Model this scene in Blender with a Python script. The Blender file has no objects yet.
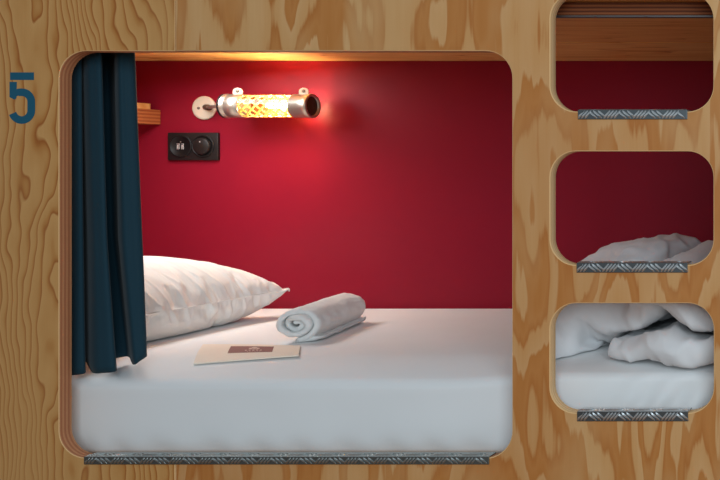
import bpy, bmesh, math, random
import numpy as np
from mathutils import Vector, Matrix, noise as mnoise
random.seed(7)
SC = bpy.context.scene
COL = SC.collection
PI = math.pi

# ------------------------------------------------------------------ frame of reference
F, VX, VY, CZ = 956.0, 940.0, 168.0, 1.10      # focal length in px, vanishing point, eye height
D = 1.90                                       # distance eye -> front face of the plywood
TH = 0.0285                                    # plywood thickness
YB = 2.83                                      # rear wall
MZ = CZ - 0.4115                               # top of the mattress
def P(px, py, d):
    return Vector(((px - VX) / F * d, d, CZ - (py - VY) / F * d))
def X(px, d): return (px - VX) / F * d
def Z(py, d): return CZ - (py - VY) / F * d

# ------------------------------------------------------------------ object helpers
def prop(o, label=None, cat=None, group=None, kind=None):
    if label: o['label'] = label
    if cat: o['category'] = cat
    if group: o['group'] = group
    if kind: o['kind'] = kind
    return o
def empty(name, loc, label, cat, group=None):
    o = bpy.data.objects.new(name, None)
    o.empty_display_size = 0.05
    o.location = loc
    COL.objects.link(o)
    return prop(o, label, cat, group)
def link(name, me, mats, parent=None, smooth=False):
    o = bpy.data.objects.new(name, me)
    COL.objects.link(o)
    for m in (mats if isinstance(mats, (list, tuple)) else [mats]):
        me.materials.append(m)
    if smooth:
        for p in me.polygons: p.use_smooth = True
    if parent is not None:
        o.parent = parent
        if parent.type == 'EMPTY' or True:
            o.matrix_parent_inverse = Matrix.Translation(world_of(parent)).inverted()
    return o
def world_of(o):
    v = Vector(o.location)
    return v if o.parent is None else v            # parents here sit at top level or at the origin
def from_bm(name, bm, mats, parent=None, smooth=False, normals=True):
    if normals: bmesh.ops.recalc_face_normals(bm, faces=bm.faces)
    me = bpy.data.meshes.new(name)
    bm.to_mesh(me); bm.free()
    return link(name, me, mats, parent, smooth)
def box(bm, a, b, bev=0.0, seg=2):
    a, b = Vector(a), Vector(b)
    r = bmesh.ops.create_cube(bm, size=1.0)
    vs = r['verts']
    for v in vs:
        v.co = Vector(((a[i] + b[i]) / 2 + v.co[i] * (b[i] - a[i]) for i in range(3)))
    if bev > 0:
        es = list({e for v in vs for e in v.link_edges})
        bmesh.ops.bevel(bm, geom=es, offset=bev, segments=seg, profile=0.5, affect='EDGES')
def lathe(bm, prof, origin, axis, n=40, closed_prof=False):
    """prof: list of (along axis, radius)"""
    axis = Vector(axis).normalized()
    u = axis.orthogonal().normalized(); w = axis.cross(u)
    rings = []
    for h, r in prof:
        if r < 1e-6:
            rings.append([bm.verts.new(Vector(origin) + axis * h)])
        else:
            rings.append([bm.verts.new(Vector(origin) + axis * h + (u * math.cos(2*PI*k/n) + w * math.sin(2*PI*k/n)) * r) for k in range(n)])
    pairs = list(zip(rings, rings[1:]))
    if closed_prof: pairs.append((rings[-1], rings[0]))
    for A, B in pairs:
        for k in range(n):
            k2 = (k + 1) % n
            if len(A) == 1 and len(B) == 1: continue
            if len(A) == 1: bm.faces.new((A[0], B[k], B[k2]))
            elif len(B) == 1: bm.faces.new((A[k], A[k2], B[0]))
            else: bm.faces.new((A[k], A[k2], B[k2], B[k]))
def tube(bm, pts, r, n=14, caps=True):
    pts = [Vector(p) for p in pts]
    rings = []
    up = Vector((0.13, 0.21, 0.97))
    for i, p in enumerate(pts):
        t = (pts[min(i+1, len(pts)-1)] - pts[max(i-1, 0)]).normalized()
        u = t.cross(up).normalized(); w = t.cross(u)
        rr = r[i] if isinstance(r, (list, tuple)) else r
        rings.append([bm.verts.new(p + (u*math.cos(2*PI*k/n) + w*math.sin(2*PI*k/n))*rr) for k in range(n)])
    for A, B in zip(rings, rings[1:]):
        for k in range(n):
            bm.faces.new((A[k], A[(k+1) % n], B[(k+1) % n], B[k]))
    if caps:
        bm.faces.new(rings[0]); bm.faces.new(rings[-1][::-1])
def rrect(x0, z0, x1, z1, r, n=10, corners=(1, 1, 1, 1)):
    """closed outline, corners in order (x0,z0) (x1,z0) (x1,z1) (x0,z1)"""
    out = []
    for (cx, cz, a0), on in zip(((x0+r, z0+r, PI), (x1-r, z0+r, 1.5*PI), (x1-r, z1-r, 0), (x0+r, z1-r, .5*PI)), corners):
        for k in range(n + 1):
            a = a0 + .5*PI*k/n
            out.append((cx + r*math.cos(a), cz + r*math.sin(a)))
    return out
def plate_from_outlines(name, outlines, y0, thick, bev, mats, classify, parent=None):
    """a flat sheet in the X-Z plane with holes, edges eased; front face at y0, back at y0+thick"""
    cu = bpy.data.curves.new(name, 'CURVE')
    cu.dimensions = '2D'; cu.fill_mode = 'BOTH'
    cu.extrude = thick/2 - bev; cu.bevel_depth = bev; cu.bevel_resolution = 1; cu.offset = -bev
    for ol in outlines:
        sp = cu.splines.new('POLY'); sp.use_cyclic_u = True
        sp.points.add(len(ol) - 1)
        for q, (x, z) in zip(sp.points, ol): q.co = (x, z, 0, 1)
    tmp = bpy.data.objects.new('tmp', cu); COL.objects.link(tmp)
    dg = bpy.context.evaluated_depsgraph_get()
    me = bpy.data.meshes.new_from_object(tmp.evaluated_get(dg))
    bpy.data.objects.remove(tmp); bpy.data.curves.remove(cu)
    me.name = name
    for v in me.vertices:
        x, z, y = v.co
        v.co = (x, y0 + thick/2 - y, z)
    bm = bmesh.new(); bm.from_mesh(me)
    bmesh.ops.remove_doubles(bm, verts=bm.verts, dist=1e-6)
    bmesh.ops.recalc_face_normals(bm, faces=bm.faces)
    bm.to_mesh(me); bm.free()
    me.materials.clear()
    o = link(name, me, mats, parent)
    for p in me.polygons:
        p.material_index = classify(p.normal)
    return o

# ------------------------------------------------------------------ materials
def srgb(r, g, b):
    def f(c):
        c /= 255.0
        return c/12.92 if c <= .04045 else ((c+.055)/1.055)**2.4
    return (f(r), f(g), f(b), 1.0)
class NT:
    def __init__(s, name):
        s.m = bpy.data.materials.new(name); s.m.use_nodes = True
        s.t = s.m.node_tree; s.t.nodes.clear()
        s.out = s.n('ShaderNodeOutputMaterial')
        s.b = s.n('ShaderNodeBsdfPrincipled')
        s.l(s.b.outputs[0], s.out.inputs[0])
    def n(s, typ, **kw):
        nd = s.t.nodes.new(typ)
        for k, v in kw.items(): setattr(nd, k, v)
        return nd
    def l(s, a, b): s.t.links.new(a, b)
    def val(s, sock, v):
        if hasattr(v, 'is_output') or isinstance(v, bpy.types.NodeSocket): s.l(v, sock)
        else: sock.default_value = v
    def math(s, op, a, b=None, c=None):
        nd = s.n('ShaderNodeMath', operation=op)
        for i, v in enumerate((a, b, c)):
            if v is not None: s.val(nd.inputs[i], v)
        return nd.outputs[0]
    def coord(s, scale=(1, 1, 1), loc=(0, 0, 0)):
        tc = s.n('ShaderNodeTexCoord'); mp = s.n('ShaderNodeMapping')
        mp.inputs['Scale'].default_value = scale; mp.inputs['Location'].default_value = loc
        s.l(tc.outputs['Object'], mp.inputs[0])
        return mp.outputs[0]
    def noise(s, vec, scale, detail=2.0, rough=.5, dist=0.0):
        nd = s.n('ShaderNodeTexNoise')
        nd.inputs['Scale'].default_value = scale; nd.inputs['Detail'].default_value = detail
        nd.inputs['Roughness'].default_value = rough; nd.inputs['Distortion'].default_value = dist
        s.l(vec, nd.inputs['Vector'])
        return nd.outputs[0]
    def ramp(s, fac, stops, interp='LINEAR'):
        nd = s.n('ShaderNodeValToRGB'); cr = nd.color_ramp; cr.interpolation = interp
        while len(cr.elements) < len(stops): cr.elements.new(.5)
        for e, (p, c) in zip(cr.elements, stops):
            e.position = p; e.color = c
        s.l(fac, nd.inputs[0])
        return nd.outputs[0]
    def mix(s, fac, a, b, mode='MIX'):
        nd = s.n('ShaderNodeMix', data_type='RGBA', blend_type=mode)
        s.val(nd.inputs['Factor'], fac); s.val(nd.inputs['A'], a); s.val(nd.inputs['B'], b)
        return nd.outputs['Result']
    def bump(s, h, strength, dist=.002):
        nd = s.n('ShaderNodeBump'); nd.inputs['Strength'].default_value = strength; nd.inputs['Distance'].default_value = dist
        s.l(h, nd.inputs['Height']); s.l(nd.outputs[0], s.b.inputs['Normal'])
    def set(s, **kw):
        for k, v in kw.items():
            s.val(s.b.inputs[k.replace('_', ' ')], v)
        return s

def sep(nt):
    sx = nt.n('ShaderNodeSeparateXYZ'); nt.l(nt.coord(), sx.inputs[0]); return sx.outputs

def mat_ply_left():
    nt = NT('pine_plywood_fine'); x, y, z = sep(nt)
    h1 = nt.noise(nt.coord((1, 1, .30)), 6.5, 1.5, .4)
    h2 = nt.noise(nt.coord((1, 1, .40), (3, 0, 5)), 26.0, 1.0, .4)
    f = nt.math('ADD', nt.math('MULTIPLY', x, 56.0), nt.math('MULTIPLY', h1, 13.0))
    f = nt.math('ADD', f, nt.math('MULTIPLY', h2, 2.6))
    fr = nt.math('FRACT', f)
    vis = nt.noise(nt.coord((1, 1, .3), (7, 0, 2)), 7.0, 2.0, .5)
    base = nt.ramp(fr, [(0.0, srgb(210, 163, 108)), (.58, srgb(200, 150, 94)), (.80, srgb(184, 126, 68)), (.92, srgb(158, 90, 36)), (1.0, srgb(208, 161, 106))])
    calm = nt.mix(nt.ramp(vis, [(.22, (.25, .25, .25, 1)), (.42, (1, 1, 1, 1))]), srgb(208, 161, 106), base)
    fib = nt.noise(nt.coord((1, 1, .03)), 260.0, 2.0, .6)
    col = nt.mix(nt.math('MULTIPLY', fib, .30), calm, srgb(176, 122, 68))
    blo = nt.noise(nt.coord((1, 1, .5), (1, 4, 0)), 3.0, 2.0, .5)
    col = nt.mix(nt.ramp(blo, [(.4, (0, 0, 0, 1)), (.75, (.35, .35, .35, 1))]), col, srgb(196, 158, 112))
    col = nt.mix(1.0, col, (1.05, .98, .84, 1), 'MULTIPLY')
    nt.set(Base_Color=col, Roughness=.5)
    nt.b.inputs['Specular IOR Level'].default_value = .3
    nt.bump(fib, .12, .001)
    return nt.m
def mat_ply_right():
    nt = NT('pine_plywood_cathedral'); x, y, z = sep(nt)
    h1 = nt.noise(nt.coord((1, 1, .26), (2.3, 0, 1.1)), 10.0, 1.5, .4)
    h2 = nt.noise(nt.coord((1, 1, .055), (9, 0, 4)), 62.0, 2.0, .55)
    f = nt.math('ADD', nt.math('MULTIPLY', h1, 6.0), nt.math('MULTIPLY', h2, .75))
    fr = nt.math('FRACT', f)
    base = nt.ramp(fr, [(0.0, srgb(212, 170, 124)), (.42, srgb(206, 160, 110)), (.52, srgb(178, 114, 58)), (.70, srgb(190, 130, 74)), (.93, srgb(184, 122, 64)), (1.0, srgb(212, 171, 126))])
    fib = nt.noise(nt.coord((1, 1, .035)), 230.0, 2.0, .6)
    col = nt.mix(nt.math('MULTIPLY', fib, .28), base, srgb(182, 122, 68))
    pat = nt.noise(nt.coord((1, 1, .35), (4, 0, 9)), 13.0, 2.0, .5)
    col = nt.mix(nt.ramp(pat, [(.45, (0, 0, 0, 1)), (.75, (.5, .5, .5, 1))]), col, srgb(210, 174, 130))
    warm_tint = nt.noise(nt.coord((1, 1, .8), (5, 0, 3)), 1.5, 2.0, .5)  # broad orange noise that paints in the warm tint of the light
    col = nt.mix(nt.ramp(warm_tint, [(.38, (0, 0, 0, 1)), (.66, (.4, .4, .4, 1))]), col, srgb(178, 110, 56))
    col = nt.mix(1.0, col, (1.05, .98, .84, 1), 'MULTIPLY')
    nt.set(Base_Color=col, Roughness=.5)
    nt.b.inputs['Specular IOR Level'].default_value = .3
    nt.bump(fib, .12, .001)
    return nt.m
def mat_ply_edge(name, light, dark, axis=1, freq=7/0.0285, off=-D):
    nt = NT(name); c = sep(nt)
    wob = nt.noise(nt.coord(), 14.0, 2.0, .5)
    f = nt.math('ADD', nt.math('MULTIPLY', nt.math('ADD', c[axis], off), freq), nt.math('MULTIPLY', wob, .35))
    fr = nt.math('FRACT', nt.math('MULTIPLY', f, .5))
    fib = nt.noise(nt.coord((40, 1, 40) if axis == 1 else (1, 40, 40)), 9.0, 3.0, .6)
    a = nt.ramp(fr, [(0, light), (.44, light), (.5, dark), (.94, dark), (1, light)])
    a = nt.mix(nt.math('MULTIPLY', fib, .45), a, dark)
    nt.set(Base_Color=a, Roughness=.65)
    nt.b.inputs['Specular IOR Level'].default_value = .2
    return nt.m
def mat_board(name, a, b, c, along='x', rough=.45, k=1.0):
    """sawn pine board, grain running along one axis"""
    nt = NT(name)
    s = {'x': (.10, 1, 1), 'y': (1, .10, 1)}[along]
    s2 = {'x': (.02, 1, 1), 'y': (1, .02, 1)}[along]
    h = nt.noise(nt.coord(s, (3, 1, 2)), 11.0, 1.0, .4)
    fr = nt.math('FRACT', nt.math('MULTIPLY', h, 9.0*k))
    base = nt.ramp(fr, [(0, a), (.5, a), (.85, b), (.95, c), (1, a)])
    fib = nt.noise(nt.coord(s2), 160.0, 2.0, .6)
    col = nt.mix(nt.math('MULTIPLY', fib, .4), base, b)
    nt.set(Base_Color=col, Roughness=rough)
    return nt.m
def mat_paint_red():
    nt = NT('red_wall_paint')
    n1 = nt.noise(nt.coord(), 3.0, 3.0, .5)
    n2 = nt.noise(nt.coord(), 900.0, 2.0, .5)
    col = nt.mix(n1, srgb(141, 24, 43), srgb(147, 26, 46))
    nt.set(Base_Color=col, Roughness=.36)
    nt.b.inputs['Specular IOR Level'].default_value = .16
    nt.bump(n2, .06, .0006)
    return nt.m
def mat_linen(name, c, weave=1400.0, strength=.12, rough=.9):
    nt = NT(name)
    n1 = nt.noise(nt.coord(), weave, 2.0, .6)
    n2 = nt.noise(nt.coord(), 6.0, 2.0, .5)
    c2 = tuple(v*.95 for v in c[:3]) + (1,)
    nt.set(Base_Color=nt.mix(n2, c, c2), Roughness=rough)
    nt.b.inputs['Specular IOR Level'].default_value = .1
    nt.b.inputs['Sheen Weight'].default_value = .1
    nt.bump(n1, strength, .0005)
    return nt.m
def mat_terry():
    nt = NT('white_terry')
    n1 = nt.noise(nt.coord(), 420.0, 3.0, .65)
    n2 = nt.noise(nt.coord(), 60.0, 2.0, .5)
    nt.set(Base_Color=nt.mix(n2, srgb(240, 238, 235), srgb(226, 224, 221)), Roughness=1.0)
    nt.b.inputs['Specular IOR Level'].default_value = 0
    nt.b.inputs['Sheen Weight'].default_value = .25
    nt.bump(n1, .7, .002)
    return nt.m
def mat_curtain():
    nt = NT('navy_curtain_cloth')
    n1 = nt.noise(nt.coord((1, 1, .2)), 700.0, 2.0, .6)
    n2 = nt.noise(nt.coord(), 4.0, 2.0, .5)
    nt.set(Base_Color=nt.mix(n2, srgb(26, 54, 66), srgb(29, 59, 72)), Roughness=.75)
    nt.b.inputs['Specular IOR Level'].default_value = .15
    nt.b.inputs['Sheen Weight'].default_value = .08
    nt.bump(n1, .15, .0006)
    return nt.m
def mat_metal(name, c, rough=.35, brushed=None, metallic=1.0):
    nt = NT(name)
    n1 = nt.noise(nt.coord(brushed or (1, 1, 1)), 300.0, 2.0, .6)
    r = nt.math('ADD', nt.math('MULTIPLY', n1, .18), rough - .09)
    c2 = tuple(v*.85 for v in c[:3]) + (1,)
    nt.set(Base_Color=nt.mix(n1, c, c2), Roughness=r, Metallic=metallic)
    return nt.m
def mat_plain(name, c, rough=.5, spec=.4, var=.93, sc=40.0):
    nt = NT(name)
    n1 = nt.noise(nt.coord(), sc, 2.0, .5)
    nt.set(Base_Color=nt.mix(n1, c, tuple(v*var for v in c[:3]) + (1,)), Roughness=rough)
    nt.b.inputs['Specular IOR Level'].default_value = spec
    return nt.m
def mat_paper():
    nt = NT('kraft_paper')
    n1 = nt.noise(nt.coord((1, .3, 1)), 220.0, 3.0, .6)
    n2 = nt.noise(nt.coord((.5, 1, 1)), 14.0, 2.0, .5)
    a = nt.mix(n1, srgb(242, 226, 208), srgb(248, 235, 219))
    nt.set(Base_Color=nt.mix(nt.math('MULTIPLY', n2, .5), a, srgb(243, 224, 203)), Roughness=.8)
    nt.b.inputs['Specular IOR Level'].default_value = .2
    return nt.m
def mat_glow(name, c, strength):
    nt = NT(name)
    nt.set(Base_Color=(0, 0, 0, 1), Emission_Color=c, Emission_Strength=strength)
    return nt.m
def mat_translucent(name, c, fac):
    nt = NT(name)
    nt.set(Base_Color=c, Roughness=.5)
    tr = nt.n('ShaderNodeBsdfTranslucent'); tr.inputs[0].default_value = c
    mx = nt.n('ShaderNodeMixShader'); mx.inputs[0].default_value = fac
    nt.l(nt.b.outputs[0], mx.inputs[1]); nt.l(tr.outputs[0], mx.inputs[2]); nt.l(mx.outputs[0], nt.out.inputs[0])
    return nt.m
def mat_thin_glass(name, tint, refl=.08):
    nt = NT(name)
    tr = nt.n('ShaderNodeBsdfTransparent'); tr.inputs[0].default_value = tint
    gl = nt.n('ShaderNodeBsdfGlossy'); gl.inputs['Roughness'].default_value = .05
    fr = nt.n('ShaderNodeFresnel'); fr.inputs[0].default_value = 1.45
    mx = nt.n('ShaderNodeMixShader')
    nt.l(fr.outputs[0], mx.inputs[0]); nt.l(tr.outputs[0], mx.inputs[1]); nt.l(gl.outputs[0], mx.inputs[2])
    nt.l(mx.outputs[0], nt.out.inputs[0])
    return nt.m

M = dict(
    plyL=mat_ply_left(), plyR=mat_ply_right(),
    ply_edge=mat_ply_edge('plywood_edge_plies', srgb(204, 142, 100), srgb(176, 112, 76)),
    ply_light=mat_ply_edge('pale_step_edge', srgb(250, 214, 164), srgb(236, 188, 132)),  # step hole edges take paler plies than the main opening
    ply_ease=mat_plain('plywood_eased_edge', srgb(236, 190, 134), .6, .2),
    red=mat_paint_red(),
    ceil=mat_board('pine_ceiling_board', srgb(236, 178, 106), srgb(222, 152, 80), srgb(200, 124, 60)),
    ceil_b=mat_board('pine_ceiling_board_pale', srgb(246, 196, 122), srgb(226, 156, 80), srgb(182, 104, 44), 'x', .45, 1.3),
    ceil_edge=mat_ply_edge('ceiling_board_plies', srgb(150, 88, 52), srgb(96, 50, 30), axis=2, freq=250., off=-CZ),
    shelf=mat_ply_edge('shelf_plies', srgb(196, 118, 66), srgb(158, 82, 42), axis=2, freq=200., off=-CZ),
    board=mat_board('pine_platform', srgb(200, 150, 92), srgb(180, 124, 66), srgb(178, 110, 56)),
    floor=mat_board('oak_floor', srgb(176, 122, 74), srgb(150, 98, 56), srgb(120, 76, 40)),
    sheet=mat_linen('white_cotton_sheet', srgb(240, 239, 238)),
    pillow=mat_linen('white_pillowcase', srgb(238, 235, 230)),
    duvet=mat_linen('white_duvet_cotton', srgb(232, 230, 230)),
    terry=mat_terry(), curtain=mat_curtain(), paper=mat_paper(),
    print_=mat_plain('brown_print', srgb(150, 104, 98), .7, .2),
    print_pale=mat_plain('pale_print', srgb(222, 192, 176), .7, .2),
    teal=mat_plain('teal_stencil_paint', srgb(30, 92, 116), .6, .25),
    alu=mat_metal('checker_plate_aluminium', srgb(112, 118, 121), .45), alu_bar=mat_metal('pale_tread_bar', srgb(226, 229, 230), .42),  # raised tread bars in a paler metal than their plate
    sill=mat_metal('sill_aluminium', srgb(126, 132, 131), .5), sill_bar=mat_metal('sill_pale_bar', srgb(186, 192, 190), .45),  # sill bars likewise paler than the sill metal
    alu_lip=mat_metal('rail_aluminium', srgb(120, 118, 118), .5),
    nickel=mat_metal('satin_nickel', srgb(206, 196, 182), .38, (.05, 1, 1), .9),
    dark=mat_metal('dark_end_disc', srgb(96, 66, 52), .5, None, .6),
    cream=mat_plain('cream_enamel', srgb(226, 212, 188), .4, .4),
    steel=mat_metal('zinc_screw', srgb(150, 140, 128), .4),
    lattice=mat_translucent('glowing_lattice', srgb(255, 226, 160), .5),
    amber=mat_plain('amber_reflector', srgb(92, 44, 14), .5, .3),
    glass=mat_thin_glass('lamp_glass', (.97, .95, .92, 1)),
    bulb=mat_glow('lit_bulb', (1.0, .76, .45, 1), 500.0),
    black=mat_plain('black_plastic', srgb(34, 30, 29), .42, .4),
    black2=mat_plain('black_matt_plastic', srgb(22, 20, 20), .5, .35),
    white=mat_plain('white_mark', srgb(205, 195, 190), .5, .3),
    plaster=mat_plain('room_plaster', srgb(205, 205, 203), .8, .2),
)

# ------------------------------------------------------------------ plywood front of the bunk
XL, XR, XJ = -2.95, .35, X(175.3, D)
ZT = CZ + .95
def hole(px0, py0, px1, py1, r, top=True):
    return rrect(X(px0, D), Z(py1, D), X(px1, D), Z(py0, D), r*D/F)
OX0, OX1, OZ1, OZ0 = X(59, D), X(512, D), Z(51, D), Z(458, D)
R0 = 27*D/F
main = rrect(OX0, OZ0, OX1, OZ1, R0)
n1 = 11
c_bl, c_br, c_tr, c_tl = main[:n1], main[n1:2*n1], main[2*n1:3*n1], main[3*n1:]
gap = .0004
left_ol = [(XL, 0), (XJ-gap, 0), (XJ-gap, OZ0)] + c_bl[::-1] + c_tl[::-1] + [(XJ-gap, OZ1), (XJ-gap, ZT), (XL, ZT)]
right_ol = [(XJ+gap, 0), (XR, 0), (XR, ZT), (XJ+gap, ZT), (XJ+gap, OZ1)] + c_tr[::-1] + c_br[::-1] + [(XJ+gap, OZ0)]
HOLES = [(550.3, -7, 713.2, 111.5), (550.3, 151.3, 713.3, 265), (550.2, 303.3, 713.6, 413)]
def cls(n):
    if abs(n.y) > .93: return 0
    if abs(n.y) > .12: return 2
    return 1
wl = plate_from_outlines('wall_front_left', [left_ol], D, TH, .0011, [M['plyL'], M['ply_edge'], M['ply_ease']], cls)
prop(wl, 'fine grained yellow plywood sheet bearing the teal number 5', None, None, 'structure')
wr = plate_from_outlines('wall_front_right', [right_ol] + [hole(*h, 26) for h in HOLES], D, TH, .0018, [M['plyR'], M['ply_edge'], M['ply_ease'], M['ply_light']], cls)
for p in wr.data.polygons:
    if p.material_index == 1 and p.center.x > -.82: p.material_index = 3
prop(wr, 'flame grained plywood sheet with three rounded step holes', None, None, 'structure')

# teal stencil number 5
def number_five():
    bm = bmesh.new()
    def q(u, v): return (X(u/6.85, D), Z(60 + v/6.857, D))
    def slab(pts):
        fr = [bm.verts.new((x, D - .0003, z)) for x, z in pts]
        bk = [bm.verts.new((x, D + .0004, z)) for x, z in pts]
        n = len(pts)
        bm.faces.new(fr); bm.faces.new(bk[::-1])
        for i in range(n): bm.faces.new((fr[i], bk[i], bk[(i+1) % n], fr[(i+1) % n]))
    slab([q(70, 85), q(233, 85), q(233, 137), q(70, 137)])
    slab([q(66, 150), q(116, 150), q(113, 262), q(100, 272), q(66, 254)])
    # the bowl is one stroke of even width
    path = [(104, 234), (116, 226), (128, 222), (142, 221)]
    path += [(150 + 65*math.sin(a), 286 - 65*math.cos(a)) for a in [.5*PI*k/8 for k in range(9)]]
    path += [(150 + 65*math.cos(a), 346 + 66*math.sin(a)) for a in [PI*.5*k/8 for k in range(9)]]
    path += [(150 - 66*math.sin(a), 346 + 66*math.cos(a)) for a in [PI*.40*k/6 for k in range(1, 7)]]
    A, B = [], []
    for k, (u, v) in enumerate(path):
        u0, v0 = path[max(k-1, 0)]; u1, v1 = path[min(k+1, len(path)-1)]
        l = math.hypot(u1-u0, v1-v0); nu, nv = -(v1-v0)/l*26, (u1-u0)/l*26
        if k < 2: nu, nv = nu*.75, nv*.75
        A.append((u+nu, v+nv)); B.append((u-nu, v-nv))
    fr = [[bm.verts.new((q(*p)[0], y, q(*p)[1])) for p in S] for S in (A, B) for y in (D-.00045, D+.0004)]
    Af, Ab, Bf, Bb = fr
    for k in range(len(path)-1):
        bm.faces.new((Af[k], Af[k+1], Bf[k+1], Bf[k])); bm.faces.new((Ab[k], Ab[k+1], Bb[k+1], Bb[k]))
        bm.faces.new((Af[k], Af[k+1], Ab[k+1], Ab[k])); bm.faces.new((Bf[k], Bf[k+1], Bb[k+1], Bb[k]))
    for k in (0, len(path)-1): bm.faces.new((Af[k], Bf[k], Bb[k], Ab[k]))
    o = from_bm('painted_number', bm, M['teal'], wl)
    o['label'] = 'teal stencilled number 5'
number_five()

# ------------------------------------------------------------------ shell of the bunk
XHEAD, XFOOT = -2.46, -.255
ZC = CZ + .317
def slab(name, a, b, mat, bev=0, **kw):
    bm = bmesh.new(); box(bm, a, b, bev); o = from_bm(name, bm, mat)
    prop(o, kw.get('label'), None, None, 'structure'); return o
ZU = ZC + .60
slab('wall_back', (XHEAD-.03, YB, 0), (XFOOT+.03, YB+.03, ZU), M['red'])
slab('wall_left', (XHEAD-.03, D+TH, 0), (XHEAD, YB, ZU), M['red'])
slab('wall_right', (XFOOT, D+TH, 0), (XFOOT+.03, YB, ZU), M['red'])
# ceiling of two boards with a joint, board edges towards the plywood
bm = bmesh.new()
YJ = .317*F/(VY-42.6)
YF = 1.985
box(bm, (XHEAD, YF, ZC), (XFOOT, YJ-.005, ZC+.027), .0012)
box(bm, (XHEAD, YJ+.005, ZC), (XFOOT, YB, ZC+.027), .0012)
ce = from_bm('ceiling', bm, [M['ceil'], M['ceil_edge'], M['ceil_b']]); prop(ce, kind='structure')
for p in ce.data.polygons:
    if p.center.y > YJ: p.material_index = 2
    elif abs(p.normal.y) > .9: p.material_index = 1
slab('trim_1', (XHEAD, D+TH+.002, ZC+.0285), (XFOOT, YF+.06, ZC+.075), M['ceil'])
slab('floor', (-4.2, -2.6, -.03), (2.2, YB+.03, 0), M['floor'])
slab('trim_2', (XHEAD, D+TH+.001, CZ-.615), (XFOOT, YB, CZ-.592), M['board'])
# aluminium curtain rail under the front edge of the ceiling board
bm = bmesh.new()
box(bm, (XHEAD+.01, YF-.0015, ZC-.0035), (XFOOT-.01, YF+.016, ZC-.0005), .0006)
box(bm, (XHEAD+.01, YF-.0035, ZC-.0042), (XFOOT-.01, YF-.0012, ZC-.0004), .0006)
prop(from_bm('curtain_rail', bm, M['alu_lip']), 'thin aluminium rail under the front edge of the bunk ceiling', 'curtain rail')

# ------------------------------------------------------------------ checker plate treads
def checker(name, px0, px1, z_top, drop, label, group=None, back=D+TH+.0006, mats=('alu', 'alu_bar')):
    bm = bmesh.new()
    x0, x1 = X(px0, D), X(px1, D)
    t = .0024
    yf = D - t - .0004
    box(bm, (x0, yf, z_top-drop), (x1, yf+t, z_top), .0007)
    box(bm, (x0, yf+t*.5, z_top-t), (x1, back, z_top), .0006)
    def bar(c, ang, half, plane):
        ca, sa = math.cos(ang), math.sin(ang)
        w, h = .0019, .0015
        ring = []
        for k in range(12):
            a = 2*PI*k/12
            u, v = half*math.cos(a), w*math.sin(a)*1.15
            ring.append((u*ca - v*sa, u*sa + v*ca))
        top = [(u*.72, v*.45) for u, v in ring]
        def pt(u, v, e):
            return Vector((c[0]+u, yf - e, c[1]+v)) if plane == 'f' else Vector((c[0]+u, c[1]+v, z_top + e))
        A = [bm.verts.new(pt(u, v, -.0001)) for u, v in ring]; B = [bm.verts.new(pt(u, v, h)) for u, v in top]
        for k in range(12): bm.faces.new((A[k], A[(k+1) % 12], B[(k+1) % 12], B[k]))
        bm.faces.new(B)
        nb[0] += 13
    nb = [0]
    def clip(cx, cy, ang, half, lo, hi):
        s = math.sin(ang)
        ts = sorted(((lo-cy)/s, (hi-cy)/s))
        a, b = max(-half, ts[0]), min(half, ts[1])
        if b - a < .005: return None
        m = (a+b)/2
        return (cx + m*math.cos(ang), cy + m*s), (b-a)/2
    cell = .0290
    n = int((x1-x0)/cell) + 2
    for plane, lo, hi, cy in (('f', z_top-drop+.0012, z_top-.0012, z_top-drop*.5), ('t', yf+.004, back-.001, (yf+back)/2)):
        for i in range(n):
            s = 1 if i % 2 == 0 else -1
            ang = math.radians(52)*s if s > 0 else math.radians(-42)
            k5 = 4 if s > 0 else 3
            for j in range(k5):
                cx = x0 + .010 + i*cell + (j-(k5-1)/2)*.0068
                r = clip(cx, cy + (0 if s > 0 else (j-1)*.0026), ang, .0125, lo, hi)
                if r and x0+.006 < r[0][0] < x1-.006: bar(r[0], ang, r[1], plane)
    o = from_bm(name, bm, [M[k] for k in mats])
    for p in o.data.polygons[len(o.data.polygons)-nb[0]:]: p.material_index = 1
    return prop(o, label, 'step tread', group)
G = 'checker plate step edges'
for (a, b, zt, dr, lab) in (
        (578.3, 687.6, Z(109.6, D-.003), 9.6*D/F, 'short checker plate tread on the highest step hole below the wood ceiling'),
        (577.0, 687.8, Z(262.8, D-.003), 9.8*D/F, 'short checker plate tread on the middle step hole with only duvet top showing'),
        (577.5, 688.3, Z(411.6, D-.003), 9.8*D/F, 'short checker plate tread on the lowest step hole with the folded duvet')):
    checker('step_tread', a, b, zt, dr, lab, G)
s = checker('sill_plate', 85, 489.5, Z(456.8, D-.003), 7.8*D/F, 'long checker plate edging along the bottom of the wide bunk opening', mats=('sill', 'sill_bar'))
s['category'] = 'sill plate'

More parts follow.
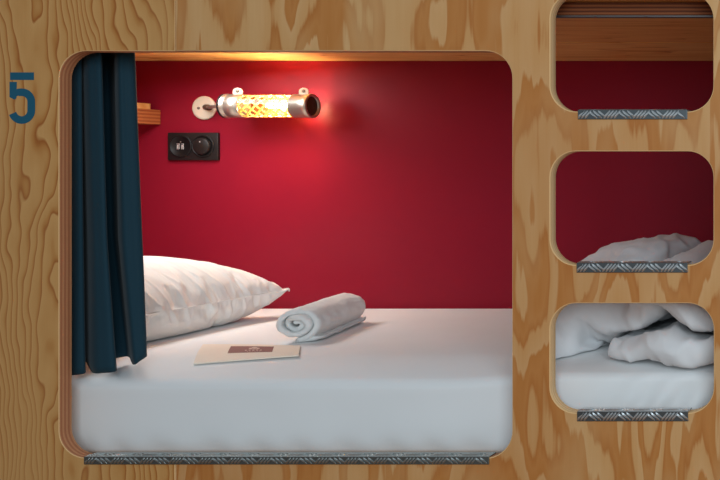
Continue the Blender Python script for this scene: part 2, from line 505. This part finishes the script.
# ------------------------------------------------------------------ mattress with fitted sheet
MY0, MY1, MX0, MX1 = 1.966, 2.822, XHEAD+.012, XFOOT-.012
MZ0 = CZ - .590
def sag(x):
    t = min(1, max(0, (x+1.05)/.3)); return .030 - .016*t*t*(3-2*t)
def mheight(y, x=-1.5):
    """sheet height over the bed, softly rounded towards the front and rear edge"""
    z = MZ
    if y < MY0 + .15: z -= sag(x)*((MY0 + .15 - y)/.15)**1.7
    t = (y - MY0)/.020
    if t < 1: z -= .016*(1 - math.sqrt(max(0, 1-(1-max(t, 0))**2)))
    t = (MY1 - y)/.03
    if t < 1: z -= .014*(1 - math.sqrt(max(0, 1-(1-max(t, 0))**2)))
    return z
def build_mattress():
    prof = []
    for k in range(15): prof.append((MY0 + .012*(1-k/14.0)**6, k/14.0, 1))
    for k in range(1, 9):
        t = 1-math.cos(.5*PI*k/8); prof.append((MY0 + .020*t, None, 1-.4*t))
    for k in range(1, 14): prof.append((MY0 + .020 + .13*k/13, None, .6-.3*k/13))
    for k in range(1, 21): prof.append((MY0+.15 + (MY1-.03-MY0-.15)*k/20, None, .3))
    for k in range(1, 8): prof.append((MY1-.03*math.cos(.5*PI*k/7), None, 0))
    prof.append((MY1, MZ0, 0))
    nx = 230
    bm = bmesh.new(); rows = []
    for i in range(nx+1):
        x = MX0 + (MX1-MX0)*i/nx
        row = []
        for q, (y, z, w) in enumerate(prof):
            if q < 15: z = MZ0 + (mheight(MY0, x) - MZ0)*z
            elif z is None: z = mheight(y, x)
            dz = (MZ-z)
            a = mnoise.noise(Vector((x*2.2, y*2, z*6)))*.0045 + mnoise.noise(Vector((x*9, y*4, z*14)))*.0016
            # soft gathers under the rear tuck and at the foot end
            g = math.exp(-((x+.55)/.12)**2)
            fold = math.sin((x*1.0 - z*.75)*80 + 2*mnoise.noise(Vector((x*5, z*5, 3))))*.0075*g*min(1, dz/.07)
            tuck = math.exp(-((z-MZ0-.012)/.02)**2)*.0022*math.sin(x*70 + 4*mnoise.noise(Vector((x*4, 0, 1))))
            dy = (a + fold + tuck)*w
            row.append(bm.verts.new((x, y + dy if q < 24 else y, z + (a*.5*w if q > 18 else 0))))
        rows.append(row)
    for A, B in zip(rows, rows[1:]):
        for k in range(len(prof)-1): bm.faces.new((A[k], B[k], B[k+1], A[k+1]))
    for row in (rows[0], rows[-1]): bm.faces.new(row)
    for A, B in zip(rows, rows[1:]): bm.faces.new((A[0], A[-1], B[-1], B[0]))
    o = from_bm('mattress', bm, M['sheet'], None, True)
    prop(o, 'mattress in a smooth white fitted sheet filling the bunk', 'mattress')
build_mattress()

# ------------------------------------------------------------------ curtain
def build_curtain():
    levels = [ # z, control points (px, depth)
        (CZ+.305, [(48, 1.972), (60, 1.968), (74, 1.962), (81, 1.968), (77, 2.00), (72, 2.035), (78, 2.03), (84, 1.972), (92, 1.964), (100, 1.970), (97, 2.01), (95, 2.06), (101, 2.10), (112, 2.10), (116, 1.990), (124, 1.985), (133, 2.000), (129, 2.03), (120, 2.05)]),
        (Z(240, 1.99), [(48, 1.972), (60, 1.968), (74, 1.962), (83, 1.968), (79, 2.00), (75, 2.035), (84, 2.03), (90, 1.972), (99, 1.964), (107, 1.970), (104, 2.01), (101, 2.06), (107, 2.10), (117, 2.10), (121, 1.992), (131, 1.988), (142, 2.002), (138, 2.03), (130, 2.05)]),
        (CZ-.425, [(48, 1.966), (60, 1.960), (74, 1.953), (85, 1.960), (82, 1.99), (80, 2.008), (86, 2.006), (92, 1.962), (103, 1.955), (115, 1.964), (113, 2.01), (112.5, 2.02), (122, 2.036), (131, 2.04), (134, 1.990), (140, 1.990), (147.5, 2.004), (143, 2.03), (136, 2.05)]),
    ]
    hem = [-.424, -.424, -.423, -.420, -.412, -.405, -.405, -.419, -.419, -.417, -.409, -.405, -.404, -.404, -.409, -.402, -.394, -.396, -.400]
    def cr(a, b, c, d, t):
        return .5*((2*b) + (-a+c)*t + (2*a-5*b+4*c-d)*t*t + (-a+3*b-3*c+d)*t**3)
    def curve(vals, n=7):
        v = [vals[0]] + list(vals) + [vals[-1]]
        out = []
        for i in range(1, len(v)-2):
            for k in range(n): out.append(cr(v[i-1], v[i], v[i+1], v[i+2], k/n))
        out.append(vals[-1]); return out
    xs, ys, zs = [], [], [l[0] for l in levels]
    for z, pts in levels:
        xs.append(curve([X(p, d) for p, d in pts])); ys.append(curve([d for p, d in pts]))
    hz = curve([CZ+h for h in hem])
    nz = 50; n = len(hz)
    bm = bmesh.new(); rows = []
    for j in range(nz+1):
        row = []
        for i in range(n):
            z = zs[0] + (hz[i]-zs[0])*j/nz
            if z > zs[1]: t = (zs[0]-z)/(zs[0]-zs[1]); a, b = 0, 1
            else: t = (zs[1]-z)/(zs[1]-zs[2]); a, b = 1, 2
            wob = mnoise.noise(Vector((i*.09, z*2.2, 5)))*.004*(j/nz)
            row.append(bm.verts.new((xs[a][i]+(xs[b][i]-xs[a][i])*t + wob, ys[a][i]+(ys[b][i]-ys[a][i])*t, z)))
        rows.append(row)
    for A, B in zip(rows, rows[1:]):
        for k in range(n-1): bm.faces.new((A[k], A[k+1], B[k+1], B[k]))
    o = from_bm('curtain', bm, M['curtain'], None, True)
    sm = o.modifiers.new('thickness', 'SOLIDIFY'); sm.thickness = .0018; sm.offset = 0
    prop(o, 'dark blue curtain gathered at the head end of the bunk opening', 'curtain')
build_curtain()

# ------------------------------------------------------------------ shelf over the pillow
sz0, sz1 = Z(124, YB-.03), Z(109.5, YB-.03)
xs_ = X(161, YB)
sh = empty('wall_shelf', (XHEAD, YB, sz0), 'pine shelf with raised lip on the red wall above the pillow', 'shelf')
bm = bmesh.new(); box(bm, (XHEAD+.001, 2.20, sz0), (xs_, YB-.001, sz1), .0015); from_bm('board', bm, M['shelf'], sh)
bm = bmesh.new(); box(bm, (XHEAD+.001, 2.20, sz1+.0002), (xs_-.004, YB-.032, sz1+.017), .0012); from_bm('raised_lip', bm, M['ceil'], sh)

# ------------------------------------------------------------------ wall lamp
def build_lamp():
    ld = 2.742
    zc = Z(106.0, ld)
    xa, xb = X(226, ld), X(312.5, ld)
    r = .0338
    root = empty('wall_lamp', (X(204, YB), YB, Z(108, YB)), 'lit tubular wall lamp in a glowing lattice sleeve on the red wall', 'wall lamp')
    disc = Vector((X(204, YB-.005), YB, Z(108, YB)))
    bm = bmesh.new(); lathe(bm, [(0.0005, 0), (.0005, .0345), (.005, .0350), (.0075, .033), (.0085, .029), (.0088, 0)], disc, (0, -1, 0), 48)
    bp = from_bm('backplate', bm, M['cream'], root, True); bp['label'] = 'round cream wall plate'
    for dx in (-.013,):
        bm = bmesh.new(); lathe(bm, [(.0085, .0042), (.0105, .0036), (.0112, 0)], disc + Vector((dx, 0, -.001)), (0, -1, 0), 20)
        from_bm('screw', bm, M['steel'], bp, True)
    # swivel joint and arm
    j = Vector((X(209, YB-.04), YB-.045, Z(107.5, YB-.04)))
    bm = bmesh.new(); tube(bm, [disc + Vector((.008, -.008, .002)), j + Vector((-.004, .012, 0)), j], [.0085, .0075, .0065]); 
    bmesh.ops.create_uvsphere(bm, u_segments=20, v_segments=12, radius=.0085, matrix=Matrix.Translation(j))
    from_bm('swivel', bm, M['dark'], root, True)
    e = Vector((xa-.004, ld, zc))
    bm = bmesh.new(); tube(bm, [j, j.lerp(e, .5) + Vector((0, 0, .001)), e], [.0052, .0052, .0062])
    from_bm('arm', bm, M['nickel'], root, True)
    # collars
    x1 = X(245, ld); x2 = X(295, ld)
    bm = bmesh.new(); lathe(bm, [(-.006, 0), (-.006, .012), (0, .026), (.0005, .0345), (.006, .0352), (.0075, r), (.013, r), (.0135, r-.001), (.0145, r-.001), (.015, r), (x1-xa, r), (x1-xa, r-.003)], (xa, ld, zc), (1, 0, 0), 56)
    c1 = from_bm('end_collar', bm, M['nickel'], root, True)
    bm = bmesh.new(); lathe(bm, [(-.0022, .0345), (.0030, .0345), (.0032, .0352), (-.0022, .0352)], (xa, ld, zc), (1, 0, 0), 48, True)
    g = from_bm('gasket', bm, M['black2'], c1, True); g['label'] = 'dark ring'
    bm = bmesh.new(); lathe(bm, [(x2-xb, r-.003), (x2-xb, r), (-.012, r), (-.010, .0350), (0, .0352), (.0022, .0335), (.0022, .029), (-.004, .027), (-.0045, .0265)], (xb, ld, zc), (1, 0, 0), 56)
    c2 = from_bm('end_collar', bm, M['nickel'], root, True)
    bm = bmesh.new(); lathe(bm, [(-.0042, .0288), (-.0030, .0272), (-.0030, .006), (-.0018, .0045), (-.0018, 0)], (xb, ld, zc), (1, 0, 0), 48)
    dd = from_bm('end_disc', bm, M['dark'], c2, True); dd['label'] = 'dark brown end disc'
    # lugs
    for px in (238.5, 304.5):
        x = X(px, ld)
        bm = bmesh.new()
        ol = [(-.0135, .028), (.0135, .028)] + [(.0135*math.cos(a)*1.0, .0415 + .0105*math.sin(a)) for a in [PI*k/12 for k in range(13)]]
        A = [bm.verts.new((x+u, ld-.004, zc+v)) for u, v in ol]; B = [bm.verts.new((x+u, ld-.001, zc+v)) for u, v in ol]
        bm.faces.new(A); bm.faces.new(B[::-1])
        for k in range(len(ol)): bm.faces.new((A[k], B[k], B[(k+1) % len(ol)], A[(k+1) % len(ol)]))
        lg = from_bm('lug', bm, M['cream'], root); lg['label'] = 'small cream tab'
        bm = bmesh.new(); lathe(bm, [(0, .0050), (.002, .0046), (.0028, 0)], (x, ld-.004, zc+.0425), (0, -1, 0), 18)
        from_bm('screw', bm, M['steel'], lg, True)
    # lattice sleeve: two families of helical straps
    bm = bmesh.new()
    rs = .0305; wdt = .0022; th = .0008
    n = 60; L = x2 - x1 + .004
    for s in (-1, 1):
        for k in range(8):
            rings = []
            for i in range(n+1):
                x = x1 - .002 + L*i/n
                a = 2*PI*k/8 + s*(x-x1)/rs*.92
                ring = []
                for (dw, dr) in ((-wdt, 0), (wdt, 0), (wdt, th), (-wdt, th)):
                    aa = a + dw/rs*.72; xx = x - s*dw*.72
                    rr = rs + dr + (.0004 if s > 0 else 0)
                    ring.append(bm.verts.new((xx, ld + rr*math.cos(aa), zc + rr*math.sin(aa))))
                rings.append(ring)
            for A, B in zip(rings, rings[1:]):
                for q in range(4): bm.faces.new((A[q], A[(q+1) % 4], B[(q+1) % 4], B[q]))
            bm.faces.new(rings[0]); bm.faces.new(rings[-1][::-1])
    o = from_bm('lattice_sleeve', bm, M['lattice'], root); o['label'] = 'glowing diamond lattice'
    # amber reflector half shell behind the bulb
    bm = bmesh.new(); A = []; B = []
    for k in range(25):
        a = math.radians(-58 + 116*k/24)
        A.append(bm.verts.new((x1-.002, ld + .027*math.cos(a), zc + .027*math.sin(a)))); B.append(bm.verts.new((x2-.022, ld + .027*math.cos(a), zc + .027*math.sin(a))))
    for k in range(24): bm.faces.new((A[k], A[k+1], B[k+1], B[k]))
    o = from_bm('reflector', bm, M['amber'], root, True)
    # bulb and glass
    bx0, bx1 = X(265, ld), X(292, ld)
    bm = bmesh.new(); lathe(bm, [(bx0, 0), (bx0+.002, .004), (bx0+.010, .006), (bx1-.012, .0065), (bx1-.004, .005), (bx1, 0)], (0, ld, zc), (1, 0, 0), 24)
    o = from_bm('bulb', bm, M['bulb'], root, True)
    bm = bmesh.new(); lathe(bm, [(x1, .0328), (x2, .0328)], (0, ld, zc), (1, 0, 0), 48)
    o = from_bm('glass_tube', bm, M['glass'], root, True); o['label'] = 'clear glass tube'
build_lamp()

# ------------------------------------------------------------------ double outlet plate
def build_outlet():
    yo = YB-.010
    x0, x1, z0, z1 = X(167.4, yo), X(217.8, yo), Z(160.3, yo), Z(132.6, yo)
    root = empty('wall_outlet', ((x0+x1)/2, YB, (z0+z1)/2), 'black two gang outlet plate on the red wall below the lamp', 'wall outlet')
    bm = bmesh.new(); box(bm, (x0, YB-.010, z0), (x1, YB-.0003, z1), .0025, 3)
    from_bm('plate', bm, M['black'], root, True)
    zc = (z0+z1)/2
    for k, px in enumerate((180.4, 202.6)):
        xc = X(px, YB-.012)
        c = (xc, YB-.0095, zc + .001)
        ins = None
        bm = bmesh.new(); lathe(bm, [(0, .0335), (.0030, .0335), (.0042, .0322), (.0042, .0292), (.0022, .0280), (.0022, 0)], c, (0, -1, 0), 56)
        ins = from_bm('usb_insert' if k == 0 else 'switch_insert', bm, M['black2'], root, True)
        ins['label'] = 'round insert with two charging slots' if k == 0 else 'round insert with a turning knob'
        if k == 0:
            for dx in (-.0062, .0062):
                bm = bmesh.new(); box(bm, (xc+dx-.0042, c[1]-.0042, zc-.0085), (xc+dx+.0042, c[1]-.0020, zc+.0085), .0008)
                box(bm, (xc+dx-.0016, c[1]-.0046, zc-.0068), (xc+dx+.0016, c[1]-.0040, zc+.0052))
                o = from_bm('usb_slot', bm, [M['white'], M['black2']], ins)
                for p in o.data.polygons[-6:]: p.material_index = 1
            bm = bmesh.new(); lathe(bm, [(.0020, .0022), (.0030, .0020), (.0030, 0)], (xc, c[1], zc+.0135), (0, -1, 0), 14)
            from_bm('indicator', bm, M['steel'], ins, True)
        else:
            bm = bmesh.new(); lathe(bm, [(.0022, .0250), (.0095, .0240), (.0108, .0225), (.0110, 0)], c, (0, -1, 0), 48)
            kn = from_bm('knob', bm, M['black'], ins, True)
            bm = bmesh.new(); lathe(bm, [(.0109, .0020), (.0116, .0018), (.0116, 0)], (xc-.002, c[1], zc+.0135), (0, -1, 0), 14)
            from_bm('mark', bm, M['white'], kn, True)
build_outlet()

# ------------------------------------------------------------------ rolled towel
def build_towel():
    near = Vector((X(295, 2.235), 2.235, 0)); far = Vector((X(345.5, 2.53), 2.53, 0))
    ax = (far-near).normalized(); side = Vector((ax.y, -ax.x, 0))
    L = (far-near).length
    a_out, b_out, th = .0485, .0385, .0122
    turns = 2.55
    N, path = 230, []
    for i in range(N+1):
        t = i/N
        ang = -PI/2 + 2*PI*turns*(1-t) + .0       # outer end at the bottom
        k = 1 - .83*(1-t)**.9
        wob = 1 + .05*math.sin(ang*2+1)*(1-t)
        path.append((a_out*k*math.cos(ang)*wob, b_out*k*math.sin(ang)*wob))
    # loose tail lying out on the sheet towards the foot end
    x_, z_ = path[-1]
    for i in range(1, 13): path.append((x_ + .0040*i, z_ - .0008*math.sin(PI*i/12)*0 + .00002*i*i))
    bm = bmesh.new(); rings = []
    M2 = 34
    n = len(path)
    for i, (u, v) in enumerate(path):
        u0, v0 = path[max(i-1, 0)]; u1, v1 = path[min(i+1, n-1)]
        tl = math.hypot(u1-u0, v1-v0) or 1
        nu, nv = -(v1-v0)/tl, (u1-u0)/tl
        sh_ = .012*math.sin(i*.035) + .006*math.sin(i*.11)   # turns stand slightly proud of each other
        if i > N: sh_ += .004
        l0, l1 = -.0 + sh_*.6, L + sh_*.5
        endth = 1.0 if 3 < i < n-3 else .6
        loop = []
        for q in range(M2+1): loop.append((l0 + th/2 + (l1-l0-th)*q/M2, th/2))
        for q in range(1, 6): a = PI/2 - PI*q/6; loop.append((l1 - th/2 + th/2*math.cos(a), th/2*math.sin(a)))
        for q in range(M2+1): loop.append((l1 - th/2 - (l1-l0-th)*q/M2, -th/2))
        for q in range(1, 6): a = -PI/2 - PI*q/6; loop.append((l0 + th/2 + th/2*math.cos(a), th/2*math.sin(a)))
        ring = []
        for (w, h) in loop:
            e = min(w-l0, l1-w)
            bul = 1 - .07*max(0, 1 - e/.03)**2
            sag = 1 + .035*mnoise.noise(Vector((w*9, i*.02, 2)))
            uu = (u*bul*sag + nu*h*endth); vv = (v*bul*sag + nv*h*endth)
            p = near + ax*w + side*uu
            nz = mnoise.noise(Vector((p.x*90, p.y*90, vv*90)))*.0017 + mnoise.noise(Vector((p.x*25, p.y*25, vv*25)))*.0030
            z = MZ + .0450 + vv + nz
            ring.append(bm.verts.new((p.x + side.x*nz, p.y, max(z, MZ+.0012))))
        rings.append(ring)
    m = len(rings[0])
    for A, B in zip(rings, rings[1:]):
        for q in range(m): bm.faces.new((A[q], A[(q+1) % m], B[(q+1) % m], B[q]))
    bm.faces.new(rings[0]); bm.faces.new(rings[-1][::-1])
    o = from_bm('towel', bm, M['terry'], None, True)
    prop(o, 'white terry towel rolled up on the sheet beside the pillow', 'towel')
build_towel()

# ------------------------------------------------------------------ paper pouch with brown print
def build_card():
    def on_bed(px, py):
        d = 1.97
        while VY + (CZ - mheight(d) - .003)/d*F > py: d += .0005
        return (X(px, d), d)
    c = [on_bed(193.5, 364.3), on_bed(298.5, 357), on_bed(300.5, 345.8), on_bed(203, 345.2)]
    def at(u, v, lift=0):
        x = (1-v)*((1-u)*c[0][0] + u*c[1][0]) + v*((1-u)*c[3][0] + u*c[2][0])
        y = (1-v)*((1-u)*c[0][1] + u*c[1][1]) + v*((1-u)*c[3][1] + u*c[2][1])
        warp = .0018*math.sin(3*u+.6)*math.sin(2.4*v) + .0022*(1-v)*u
        return Vector((x, y, mheight(y) + .0022 + warp + lift))
    root = empty('paper_pouch', at(.5, .5), 'flat kraft paper pouch with a brown printed panel on the sheet', 'pouch')
    def sheet(name, u0, u1, v0, v1, t, lift, mat, nu=20, nv=14, parent=root):
        bm = bmesh.new()
        T = [[bm.verts.new(at(u0+(u1-u0)*i/nu, v0+(v1-v0)*j/nv, lift+t)) for j in range(nv+1)] for i in range(nu+1)]
        Bq = [[bm.verts.new(at(u0+(u1-u0)*i/nu, v0+(v1-v0)*j/nv, lift)) for j in range(nv+1)] for i in range(nu+1)]
        for i in range(nu):
            for j in range(nv):
                bm.faces.new((T[i][j], T[i+1][j], T[i+1][j+1], T[i][j+1])); bm.faces.new((Bq[i][j], Bq[i][j+1], Bq[i+1][j+1], Bq[i+1][j]))
        for i in range(nu):
            for j in (0, nv): bm.faces.new((T[i][j], T[i+1][j], Bq[i+1][j], Bq[i][j]))
        for j in range(nv):
            for i in (0, nu): bm.faces.new((T[i][j], T[i][j+1], Bq[i][j+1], Bq[i][j]))
        return from_bm(name, bm, mat, parent)
    sheet('sleeve', 0, 1, 0, 1, .0024, 0, M['paper'])
    pr = sheet('printed_panel', .30, .735, .30, .80, .0003, .0025, M['print_']); pr['label'] = 'brown printed panel'
    # faded pale emblem in the middle of the print: a small crest over a short scribble
    bm = bmesh.new()
    def blob(u, v, ru, rv, n=14):
        vs = [bm.verts.new(at(u + ru*math.cos(2*PI*k/n), v + rv*math.sin(2*PI*k/n), .0031)) for k in range(n)]
        bm.faces.new(vs)
    blob(.545, .66, .030, .065); blob(.505, .60, .016, .05); blob(.585, .60, .016, .05); blob(.545, .545, .045, .028)
    for k in range(5): blob(.47 + .037*k, .44 + .012*(k % 2), .012, .034, 8)
    for k in range(6): blob(.49 + .024*k, .365, .008, .016, 6)
    em = from_bm('emblem', bm, M['print_pale'], pr); em['label'] = 'pale faded emblem'
build_card()

# ------------------------------------------------------------------ cloth settling: pillow and duvet are sewn bags, filled with air and left to sink onto the bed
def collider(a, b):
    bm = bmesh.new(); box(bm, a, b)
    me = bpy.data.meshes.new('settle'); bm.to_mesh(me); bm.free()
    c = bpy.data.objects.new('settle', me); COL.objects.link(c)
    c.modifiers.new('c', 'COLLISION'); c.collision.thickness_outer = .004; c.collision.cloth_friction = 15
    return c
def settle(me, frames, mass, pressure, tension, bend, colliders, self_col, rim=None, shrink=0.0):
    """let a mesh fall for some frames and return the settled mesh (same vertex order)"""
    o = bpy.data.objects.new('settling', me); COL.objects.link(o)
    cl = o.modifiers.new('cloth', 'CLOTH'); s = cl.settings
    s.quality = 6; s.mass = mass; s.tension_stiffness = tension; s.compression_stiffness = tension
    s.shear_stiffness = tension*.3; s.bending_stiffness = bend
    s.use_pressure = True; s.uniform_pressure_force = pressure; s.air_damping = 5 if self_col else 4
    if rim:
        vg = o.vertex_groups.new(name='rim')
        for i, wgt in rim: vg.add([i], wgt, 'REPLACE')
        s.vertex_group_shrink = 'rim'; s.shrink_min = 0; s.shrink_max = shrink
    cs = cl.collision_settings; cs.distance_min = .004
    cs.use_self_collision = self_col
    if self_col: cs.self_distance_min = .006; cs.collision_quality = 3; cs.self_friction = 10
    SC.frame_end = 200
    for f in range(1, frames+1): SC.frame_set(f)
    dg = bpy.context.evaluated_depsgraph_get()
    nm = bpy.data.meshes.new_from_object(o.evaluated_get(dg))
    bpy.data.objects.remove(o)
    for c in colliders: bpy.data.objects.remove(c)
    SC.frame_set(1)
    return nm
def bag(n, m, place):
    """two sheets sewn along the rim; place(i, j, side) gives the points"""
    bm = bmesh.new(); top, bot = {}, {}
    for i in range(n+1):
        for j in range(m+1):
            e = i in (0, n) or j in (0, m)
            top[i, j] = bm.verts.new(place(i, j, 0 if e else 1))
            bot[i, j] = top[i, j] if e else bm.verts.new(place(i, j, -1))
    bm.verts.index_update()
    rim = [top[i, 0].index for i in range(n+1)] + [top[n, j].index for j in range(1, m+1)] + [top[i, m].index for i in range(n-1, -1, -1)] + [top[0, j].index for j in range(m-1, 0, -1)]
    for i in range(n):
        for j in range(m):
            bm.faces.new((top[i, j], top[i+1, j], top[i+1, j+1], top[i, j+1]))
            bm.faces.new((bot[i, j], bot[i, j+1], bot[i+1, j+1], bot[i+1, j]))
    bmesh.ops.recalc_face_normals(bm, faces=bm.faces)
    me = bpy.data.meshes.new('bag'); bm.to_mesh(me); bm.free()
    return me, rim

def build_pillow():
    n, m, wx, ly = 58, 66, .58, .66
    def place(i, j, s):
        x, y = -wx/2 + wx*i/n, -ly/2 + ly*j/m
        if s == 0: return (x, y, .06)
        z = s*.012*math.sin(PI*i/n)**.5*math.sin(PI*j/m)**.5 + .008*mnoise.noise(Vector((x*14, y*14, 1)))
        return (x, y, z + .06)
    me, rim = bag(n, m, place)
    wts = []
    for k in rim:
        c = me.vertices[k].co
        d = math.hypot(wx/2-abs(c.x), ly/2-abs(c.y))
        wts.append((k, min(1, max(0, (d-.02)/.09))))
    me = settle(me, 50, .15, PILLOW_P, 60, .02, [collider((-1.5, -1.5, -.2), (1.5, 1.5, 0))], False, wts, .06)
    off = Vector((-2.068, 2.338, MZ - .0065))
    for v in me.vertices: v.co.z *= .975; v.co += off
    pts = [me.vertices[k].co.copy() for k in rim]
    o = bpy.data.objects.new('tmp', me); COL.objects.link(o)
    ss = o.modifiers.new('smooth', 'SUBSURF'); ss.levels = 2; ss.render_levels = 2
    dg = bpy.context.evaluated_depsgraph_get()
    me2 = bpy.data.meshes.new_from_object(o.evaluated_get(dg)); bpy.data.objects.remove(o)
    nrm = [v.normal.copy() for v in me2.vertices]
    for v, nv in zip(me2.vertices, nrm):          # soft creases running up from the sewn edge
        u = abs(v.co.x - off.x)/.265
        wgt = max(0, min(1, (u-.35)/.3))*max(0, min(1, (1.0-u)/.10))*(1 if v.co.z > MZ+.04 else .35)
        a = mnoise.noise(Vector((v.co.y*30 + 9*v.co.z + 3*v.co.x, v.co.x*4, v.co.z*5)))
        b = mnoise.noise(Vector((v.co.y*62 - 12*v.co.z, v.co.x*9, v.co.z*9+4)))
        v.co += nv*wgt*(.0036*max(0, 1-abs(a)*3)**2 + .0012*max(0, 1-abs(b)*3)**2 - .0010)
        v.co.z = max(v.co.z, mheight(min(max(v.co.y, MY0), MY1), v.co.x) + .0035)
    o = link('pillow', me2, M['pillow'], None, True)
    prop(o, 'plump white pillow with a sewn edge lying at the curtain end', 'pillow')
    bm = bmesh.new(); tube(bm, pts + pts[:2], .0016, 8, False)
    p = from_bm('piping', bm, M['pillow'], o, True)
PILLOW_P = 48
build_pillow()

def build_duvet():
    NL, R, XW0, XW1 = 4, .022, -.76, -.36
    yf, yb, k = 2.005, 2.62, 60
    L, z, fwd = [], .025, True
    for l in range(NL):                          # folded to and fro in four layers
        y0, y1 = (yb - R if l else yb), yf + R
        if l == NL-1: y1 = yf + .03
        if not fwd: y0, y1 = yf + R, yb - R
        for i in range(k+1): L.append((y0+(y1-y0)*i/k, z))
        if l < NL-1:
            for i in range(1, 16):
                a = PI*i/16; L.append((y1 + (-1 if fwd else 1)*R*math.sin(a), z + R - R*math.cos(a)))
        z += 2*R; fwd = not fwd
    n, m = 24*NL, 32
    dd = [0]
    for p, q in zip(L, L[1:]): dd.append(dd[-1] + math.hypot(q[0]-p[0], q[1]-p[1]))
    pth, j = [], 0
    for i in range(n+1):
        s = dd[-1]*i/n
        while j < len(dd)-2 and dd[j+1] < s: j += 1
        t = (s-dd[j])/(dd[j+1]-dd[j]); pth.append((L[j][0]+(L[j+1][0]-L[j][0])*t, L[j][1]+(L[j+1][1]-L[j][1])*t))
    SH, YAW, WV, PE = .4, -.2, .08, -.84
    def place(i, j, s):
        y, z = pth[i]; y0, z0 = pth[max(i-1, 0)]; y1, z1 = pth[min(i+1, n)]
        l = math.hypot(y1-y0, z1-z0); ny, nz = -(z1-z0)/l, (y1-y0)/l
        x = XW0 + (XW1-XW0)*j/m
        h = .009*(math.sin(PI*j/m)*math.sin(PI*i/n))**.3 if s else 0
        w = mnoise.noise(Vector((x*6, y*6, z*20)))*.006
        dx = mnoise.noise(Vector((i*.08, 3, j*.1)))*.02
        u, f = i/n, 1 - j/m
        side = s if s else 1
        v = Vector((x + dx*f, y + ny*(side*h + w), z + nz*(side*h + w)))
        v.x += -SH*(u-.1)*f
        v.y += YAW*(u-.2)*(f-.4) + .03*math.sin(f*5+u*7)*(1 if u > .2 else .3)
        v.z += WV*u*math.sin(f*9+u*5)**2
        v.y += WV*u*math.sin(f*7+3*u)
        return v
    me, rim = bag(n, m, place)
    cs = [collider((-3, 1.9, -.2), (0, 3, 0)), collider((-.345, 1.5, -.1), (-.3, 3.2, .8)), collider((-3, 2.81, -.1), (0, 3, .8)), collider((-3, 1.7, .004), (0, 1.968, .6))]
    x1 = XW0 - SH - .03
    pi = collider((XW0-.5, 1.7, .004), (x1, 3, .5))
    for fr, dx in ((5, 0), (35, PE-x1), (48, -.1)):
        pi.location.x = dx; pi.keyframe_insert('location', frame=fr)
    me = settle(me, 66, .05, 2.0, 20, .06, cs + [pi], True)
    for v in me.vertices:
        v.co.x += DUV[0]; v.co.y += DUV[1]; v.co.z *= DUV[2]
        t = min(1, max(0, (-.70 - v.co.x)/.07)); zb = .052*t*t*(3-2*t)      # the hanging end sinks down to the sheet
        top = .17
        if v.co.z < top: v.co.z = max(.004, (v.co.z - zb)*top/(top - zb))
        v.co.z += MZ - .002 - .012*min(1, max(0, (2.06-v.co.y)/.09))
    o = bpy.data.objects.new('tmp', me); COL.objects.link(o)
    ss = o.modifiers.new('smooth', 'SUBSURF'); ss.levels = 2; ss.render_levels = 2
    dg = bpy.context.evaluated_depsgraph_get()
    me2 = bpy.data.meshes.new_from_object(o.evaluated_get(dg)); bpy.data.objects.remove(o)
    nrm = [v.normal.copy() for v in me2.vertices]
    for v, nv in zip(me2.vertices, nrm):
        x, y, z = v.co
        wx = mnoise.noise(Vector((x*5, y*5, z*5+7)))*.5
        a = mnoise.noise(Vector(((x+.8*z)*17 + wx, y*6, (z-.5*x)*9)))
        b = mnoise.noise(Vector(((x+.3*z)*38 + 2*wx, y*16+3, (z-.7*x)*24)))
        r1 = max(0, 1-abs(a)*3.2)**2; r2 = max(0, 1-abs(b)*3)**2
        c = mnoise.noise(Vector(((x*1.0+z*.8)*30 + 2.5*wx, y*4+9, (z-x)*4.5)))
        r3 = max(0, 1-abs(c)*2.6)**2*min(1, max(0, max((z-MZ-.05)/.04, (-.70-x)/.05)))
        v.co += nv*(.0040*r1 + .0006*r2 + .0034*r3 - .0016)
        v.co.z = max(v.co.z, mheight(min(max(v.co.y, MY0), MY1), v.co.x) + .0022)
    o = link('duvet', me2, M['duvet'], None, True)
    prop(o, 'rumpled white duvet folded in a heap at the foot end', 'duvet')
DUV = (.072, -.048, .96)
build_duvet()

# ------------------------------------------------------------------ light
w = bpy.data.worlds.new('world'); SC.world = w; w.use_nodes = True
bg = w.node_tree.nodes['Background']; bg.inputs[0].default_value = (.84, .92, 1.0, 1); bg.inputs[1].default_value = .22
def area(name, loc, target, sx, sy, power, col):
    l = bpy.data.lights.new(name, 'AREA'); l.shape = 'RECTANGLE'; l.size = sx; l.size_y = sy; l.energy = power; l.color = col
    o = bpy.data.objects.new(name, l); COL.objects.link(o); o.location = loc
    o.rotation_euler = (Vector(target) - Vector(loc)).to_track_quat('-Z', 'Y').to_euler()
    return o
area('room_window_light', (.75, -1.5, 1.95), (-1.1, 2.0, .75), 2.2, 1.6, 92, (.74, .90, 1.0))
fill = area('bunk_fill_light', (-2.06, 2.44, ZC-.03), (-1.95, 2.42, 0), .46, .22, 4.4, (.92, .97, 1.0))  # added fill without a fixture, evens out the light on bed and wall

# ------------------------------------------------------------------ camera
cam = bpy.data.cameras.new('camera'); co = bpy.data.objects.new('camera', cam); COL.objects.link(co)
co.location = (0, 0, CZ); co.rotation_euler = (PI/2, 0, 0)
cam.sensor_fit = 'HORIZONTAL'; cam.sensor_width = 36; cam.lens = 36*F/720
cam.shift_x = -(VX-360)/720; cam.shift_y = -(240-VY)/720
cam.clip_start = .05
SC.camera = co
vs = SC.view_settings
vs.view_transform = 'Standard'; vs.look = 'None'; vs.gamma = 1; vs.use_curve_mapping = False; vs.exposure = 0.0
